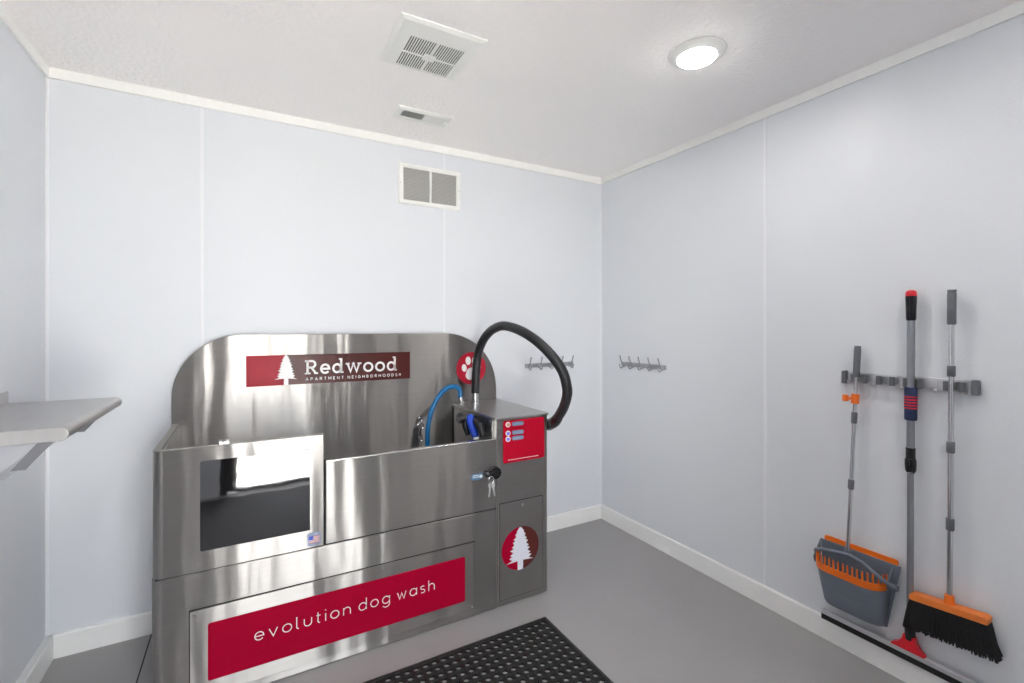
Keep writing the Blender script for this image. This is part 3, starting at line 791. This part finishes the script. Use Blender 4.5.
# ------------------------------------------------------------------ upright dustpan with pole
dp = thing('upright_dustpan', 'slate grey upright dustpan with orange comb teeth, leftmost tool on the rail', 'dustpan', (WX, -1.64, .2))
top, bot = V(WX, -1.649, 1.292), V(-.066, -1.6245, .455)
seg_pole(dp, at(top, bot, 1.17), at(top, bot, .420), .0078, 'chrome')
bm = B(); tube(bm, [at(top, bot, z) for z in (1.165, 1.170, 1.23, 1.275, 1.28, 1.292)], [.0105, .0125, .0120, .0125, .0115, .0115], 18); obj('grip', bm, 'grey_pl', dp)
for z0, z1 in ((.974, 1.020), (.702, .742)):
    bm = B(); tube(bm, [at(top, bot, z) for z in (z0, z0 + .003, z1 - .003, z1)], [.0095, .011, .011, .0095], 18); obj('collar', bm, 'grey_pl', dp)
bm = B(); p = at(top, bot, 1.075)
cyl(bm, at(top, bot, 1.055), at(top, bot, 1.095), .0145, 18); cyl(bm, p, p + V(-.004, .034, 0), .0065, 12); cyl(bm, p + V(-.004, .034, -.013), p + V(-.004, .034, .013), .0115, 14)
obj('broom_clip', bm, 'orange', dp, bevel=.0015)
# pan
def pan():
    # back board, leaning on the wall
    yl, yr = -1.494, -1.772      # left/right ends at the top
    bl, brr = -1.518, -1.745     # at the bottom
    bm = B()
    A = [(-.020, yl - .004, .443), (-.020, yr - .018, .443), (-.022, brr, .185), (-.022, bl, .185)]
    Bk = [(x - .006, y, z) for x, y, z in A]
    vs = [bm.verts.new(p) for p in A] + [bm.verts.new(p) for p in Bk]
    bm.faces.new(vs[:4]); bm.faces.new(list(reversed(vs[4:])))
    for i in range(4): bm.faces.new((vs[i], vs[(i + 1) % 4], vs[4 + (i + 1) % 4], vs[4 + i]))
    obj('back_board', bm, 'grey_pan', dp, bevel=.003)
    bm = B(); prism(bm, rrect(yr - .006, yl - .018, .432, .462, .008, 4), 'x', -.021, -.015); obj('rubber_lip', bm, 'orange', dp)
    # bin: bowed front
    def loop(z, yl_, yr_, dep, nn=24):
        out = []
        cy = (yl_ + yr_) / 2; hw = (yl_ - yr_) / 2
        for k_ in range(nn + 1):
            t = -1 + 2 * k_ / nn
            y = cy - hw * t
            e = abs(t) ** 5
            out.append((-.026 - dep * (1 - e) ** .5 if e < 1 else -.026, y, z))
        return out
    bm = B(); rings = []
    spec = [(.185, -1.530, -1.735, .030), (.192, -1.524, -1.742, .045), (.205, -1.520, -1.748, .055), (.260, -1.512, -1.752, .068), (.310, -1.505, -1.757, .080), (.370, -1.499, -1.762, .092)]
    for z, a, b, d_ in spec: rings.append([bm.verts.new(q) for q in loop(z, a, b, d_)])
    # tilt: front rim lower than the back
    for a, b in zip(rings, rings[1:]):
        for i in range(len(a) - 1): bm.faces.new((a[i], a[i + 1], b[i + 1], b[i]))
    bm.faces.new(rings[0])
    o = obj('bin', bm, 'grey_pan', dp)
    sd = o.modifiers.new('solid', 'SOLIDIFY'); sd.thickness = .003; sd.offset = -1
    for y in (-1.497, -1.7645):   # side cheeks rising from the rim to the back board
        bm = B(); prism(bm, [(-.024, .35), (-.070, .35), (-.078, .374), (-.024, .440)], 'y', y - .0015, y + .0015); obj('side_cheek', bm, 'grey_pan', dp, smooth=False)
    # embossed rib lines on the front
    bm = B()
    L2 = loop(.275, -1.530, -1.740, .0705); pts = []
    for i, q in enumerate(L2[2:-2]):
        t = i / (len(L2) - 5) * 2 - 1
        pts.append((q[0], q[1], .262 + .018 * t * t))
    tube(bm, pts, .0015, 6); obj('rib', bm, 'grey_pan', dp)
    # orange comb band round the rim
    bm = B(); lo = loop(.346, -1.498, -1.7625, .0925); hi = loop(.374, -1.497, -1.7635, .096)
    inn = loop(.374, -1.500, -1.7605, .091); inl = loop(.346, -1.500, -1.7605, .088)
    Rr = [[bm.verts.new(q) for q in L] for L in (lo, hi, inn, inl)]
    for a, b in ((0, 1), (1, 2), (2, 3), (3, 0)):
        for i in range(len(lo) - 1): bm.faces.new((Rr[a][i], Rr[a][i + 1], Rr[b][i + 1], Rr[b][i]))
    N_ = 21; F = loop(.37, -1.501, -1.7595, .0935, 160)
    # teeth evenly by arc length
    L_ = [0]
    for a, b in zip(F, F[1:]): L_.append(L_[-1] + (Vector(a) - Vector(b)).length)
    for k_ in range(N_):
        s = L_[-1] * (.05 + .90 * k_ / (N_ - 1)); i = next(j for j in range(len(L_)) if L_[j] >= s); q = F[i]
        tube(bm, [(q[0], q[1], .365), (q[0] - .001, q[1], .410)], [.0036, .0028], 8)
    obj('comb', bm, 'orange', dp)
    # bail handle
    bm = B()
    hp = spline([(-.058, -1.502, .372), (-.066, -1.503, .392), (-.084, -1.513, .412), (-.096, -1.556, .430), (-.088, -1.611, .436), (-.080, -1.639, .436), (-.088, -1.691, .428), (-.098, -1.746, .404), (-.080, -1.777, .382), (-.060, -1.781, .368)], 6)
    tube(bm, hp, .0095, 12, squash=.75); tube(bm, [at(top, bot, .418), at(top, bot, .452)], [.015, .012], 14)
    for y, s in ((-1.504, 1), (-1.781, -1)): cyl(bm, (-.060, y - s * .008, .370), (-.060, y + s * .012, .370), .012, 14)
    obj('bail_handle', bm, 'grey_pan', dp)
pan()

# ------------------------------------------------------------------ vents and lights
# exhaust fan cover on the ceiling
fan = thing('exhaust_fan_cover', 'square white exhaust fan cover with slotted grille on the ceiling', 'vent', (-1.6, -.896, H))
x0, x1, y0, y1 = -1.765, -1.440, -1.058, -.735
gx0, gx1, gy0, gy1 = -1.705, -1.490, -.965, -.752
bm = B()
def ringrect(bm, outer, inner, mi=0):
    O = [bm.verts.new(p) for p in outer]; I = [bm.verts.new(p) for p in inner]
    for i in range(4): bm.faces.new((O[i], O[(i + 1) % 4], I[(i + 1) % 4], I[i])).material_index = mi
R4 = lambda a, b, c_, d_, z: [(a, c_, z), (b, c_, z), (b, d_, z), (a, d_, z)]
ringrect(bm, R4(x0, x1, y0, y1, H), R4(x0, x1, y0, y1, H - .004)); ringrect(bm, R4(x0, x1, y0, y1, H - .004), R4(x0 + .016, x1 - .016, y0 + .016, y1 - .016, H - .010))
ringrect(bm, R4(x0 + .016, x1 - .016, y0 + .016, y1 - .016, H - .010), R4(gx0, gx1, gy0, gy1, H - .013)); ringrect(bm, R4(gx0, gx1, gy0, gy1, H - .013), R4(gx0, gx1, gy0, gy1, H - .002))
fr = obj('cover', bm, 'plastic', fan, smooth=False)
bm = B(); box(bm, gx0, gx1, gy0, gy1, H - .005, H - .003); obj('dark_opening', bm, 'dark', fan, smooth=False)
ns = 23
bm = B()
for i in range(ns + 1):
    x = gx0 + (gx1 - gx0) * i / ns; box(bm, x - .0022, x + .0022, gy0, gy1, H - .0135, H - .0105)
ym = (gy0 + gy1) / 2; xm = (gx0 + gx1) / 2
box(bm, gx0, gx1, ym - .003, ym + .003, H - .0145, H - .0105); box(bm, xm - .0025, xm + .0025, gy0, gy1, H - .0145, H - .0105); box(bm, xm - .022, xm + .022, ym - .020, ym + .020, H - .015, H - .0105)
obj('grille', bm, 'plastic', fan, smooth=False)

# small register on the ceiling
rg = thing('ceiling_register', 'small narrow white air register on the ceiling above the back wall', 'vent', (-1.44, -.33, H))
x0, x1, y0, y1 = -1.583, -1.303, -.395, -.262
gx0, gx1, gy0, gy1 = x0 + .028, x1 - .028, y0 + .026, y1 - .026
bm = B(); ringrect(bm, R4(x0, x1, y0, y1, H), R4(x0, x1, y0, y1, H - .004)); ringrect(bm, R4(x0, x1, y0, y1, H - .004), R4(x0 + .008, x1 - .008, y0 + .008, y1 - .008, H - .010))
ringrect(bm, R4(x0 + .008, x1 - .008, y0 + .008, y1 - .008, H - .010), R4(gx0, gx1, gy0, gy1, H - .010)); ringrect(bm, R4(gx0, gx1, gy0, gy1, H - .010), R4(gx0, gx1, gy0, gy1, H - .001))
obj('frame', bm, 'plastic', rg, smooth=False)
bm = B(); box(bm, gx0, gx1, gy0, gy1, H - .0015, H - .0005); obj('dark_opening', bm, 'dark', rg, smooth=False)
bm = B(); nl = 20
for i in range(nl):
    x = gx0 + (gx1 - gx0) * (i + .5) / nl; s = 1 if i < nl / 2 else -1; dx = .0010 if s > 0 else .0040
    tk = .0015 if s > 0 else .0006; prism(bm, [(x - dx * s - tk, H - .010), (x - dx * s + tk, H - .010), (x + dx * s + tk, H - .006), (x + dx * s - tk, H - .006)], 'y', gy0, gy1)
obj('louvers', bm, 'plastic', rg, smooth=False)
bm = B(); box(bm, x1 - .020, x1 - .012, -.335, -.322, H - .018, H - .009); obj('damper_lever', bm, 'plastic', rg)

# wall return grille
wg = thing('return_air_grille', 'white louvered return air grille high on the back wall', 'vent', (-1.288, 0, 2.185))
x0, x1, z0, z1 = -1.478, -1.099, 2.070, 2.302
R5 = lambda a, b, c_, d_, y: [(a, y, c_), (b, y, c_), (b, y, d_), (a, y, d_)]
gx0, gx1, gz0, gz1 = x0 + .028, x1 - .028, z0 + .024, z1 - .024
bm = B(); ringrect(bm, R5(x0, x1, z0, z1, 0), R5(x0, x1, z0, z1, -.004)); ringrect(bm, R5(x0, x1, z0, z1, -.004), R5(x0 + .006, x1 - .006, z0 + .006, z1 - .006, -.011))
ringrect(bm, R5(x0 + .006, x1 - .006, z0 + .006, z1 - .006, -.011), R5(gx0, gx1, gz0, gz1, -.011)); ringrect(bm, R5(gx0, gx1, gz0, gz1, -.011), R5(gx0, gx1, gz0, gz1, -.001))
xm = (x0 + x1) / 2; box(bm, xm - .006, xm + .006, -.012, -.003, gz0, gz1)
fr = obj('frame', bm, 'plastic', wg, smooth=False)
bm = B(); box(bm, gx0, gx1, -.004, -.0032, gz0, gz1); obj('backing', bm, 'backing', wg, smooth=False)
bm = B(); nl = 24
for i in range(nl):
    z = gz0 + (gz1 - gz0) * (i + .5) / nl
    prism(bm, [(-.0105, z - .0040), (-.0105, z - .0030), (-.0025, z + .0036), (-.0025, z + .0026)], 'x', gx0, gx1)
obj('louvers', bm, 'plastic_grey', wg, smooth=False)
for x in (x0 + .012, x1 - .012):
    bm = B(); cyl(bm, (x, -.010, 2.186), (x, -.013, 2.186), .004, 10); obj('screw', bm, 'plastic_grey', wg)

# recessed lights: the visible one, then fill lamps added out of view
def downlight(x, y, label):
    t = thing('recessed_light', label, 'ceiling light', (x, y, H), None)
    bm = B(); n = 48; prof = [(.108, 0), (.106, -.005), (.092, -.010), (.078, -.018), (.073, -.019)]
    rings = [[bm.verts.new((x + r * math.cos(2 * PI * k_ / n), y + r * math.sin(2 * PI * k_ / n), H + z)) for k_ in range(n)] for r, z in prof]
    for a, b in zip(rings, rings[1:]):
        for k_ in range(n): bm.faces.new((a[k_], a[(k_ + 1) % n], b[(k_ + 1) % n], b[k_]))
    obj('trim_ring', bm, 'plastic', t)
    bm = B(); prof = [(.073, -.018), (.069, -.023), (.055, -.027), (.03, -.029)]
    rings = [[bm.verts.new((x + r * math.cos(2 * PI * k_ / n), y + r * math.sin(2 * PI * k_ / n), H + z)) for k_ in range(n)] for r, z in prof]
    for a, b in zip(rings, rings[1:]):
        for k_ in range(n): bm.faces.new((a[k_], a[(k_ + 1) % n], b[(k_ + 1) % n], b[k_]))
    bm.faces.new(rings[-1])
    obj('lens', bm, 'led', t)
downlight(-.690, -1.385, 'round recessed ceiling light, lit, above the right wall tools')
downlight(-2.25, -1.50, 'unseen round ceiling light added for fill above the left shelf')  # added lamp, out of view, to brighten the room
downlight(-.72, -2.50, 'unseen round ceiling light added for fill in the corner behind the camera')  # added lamp, out of view, evens the light on the right wall
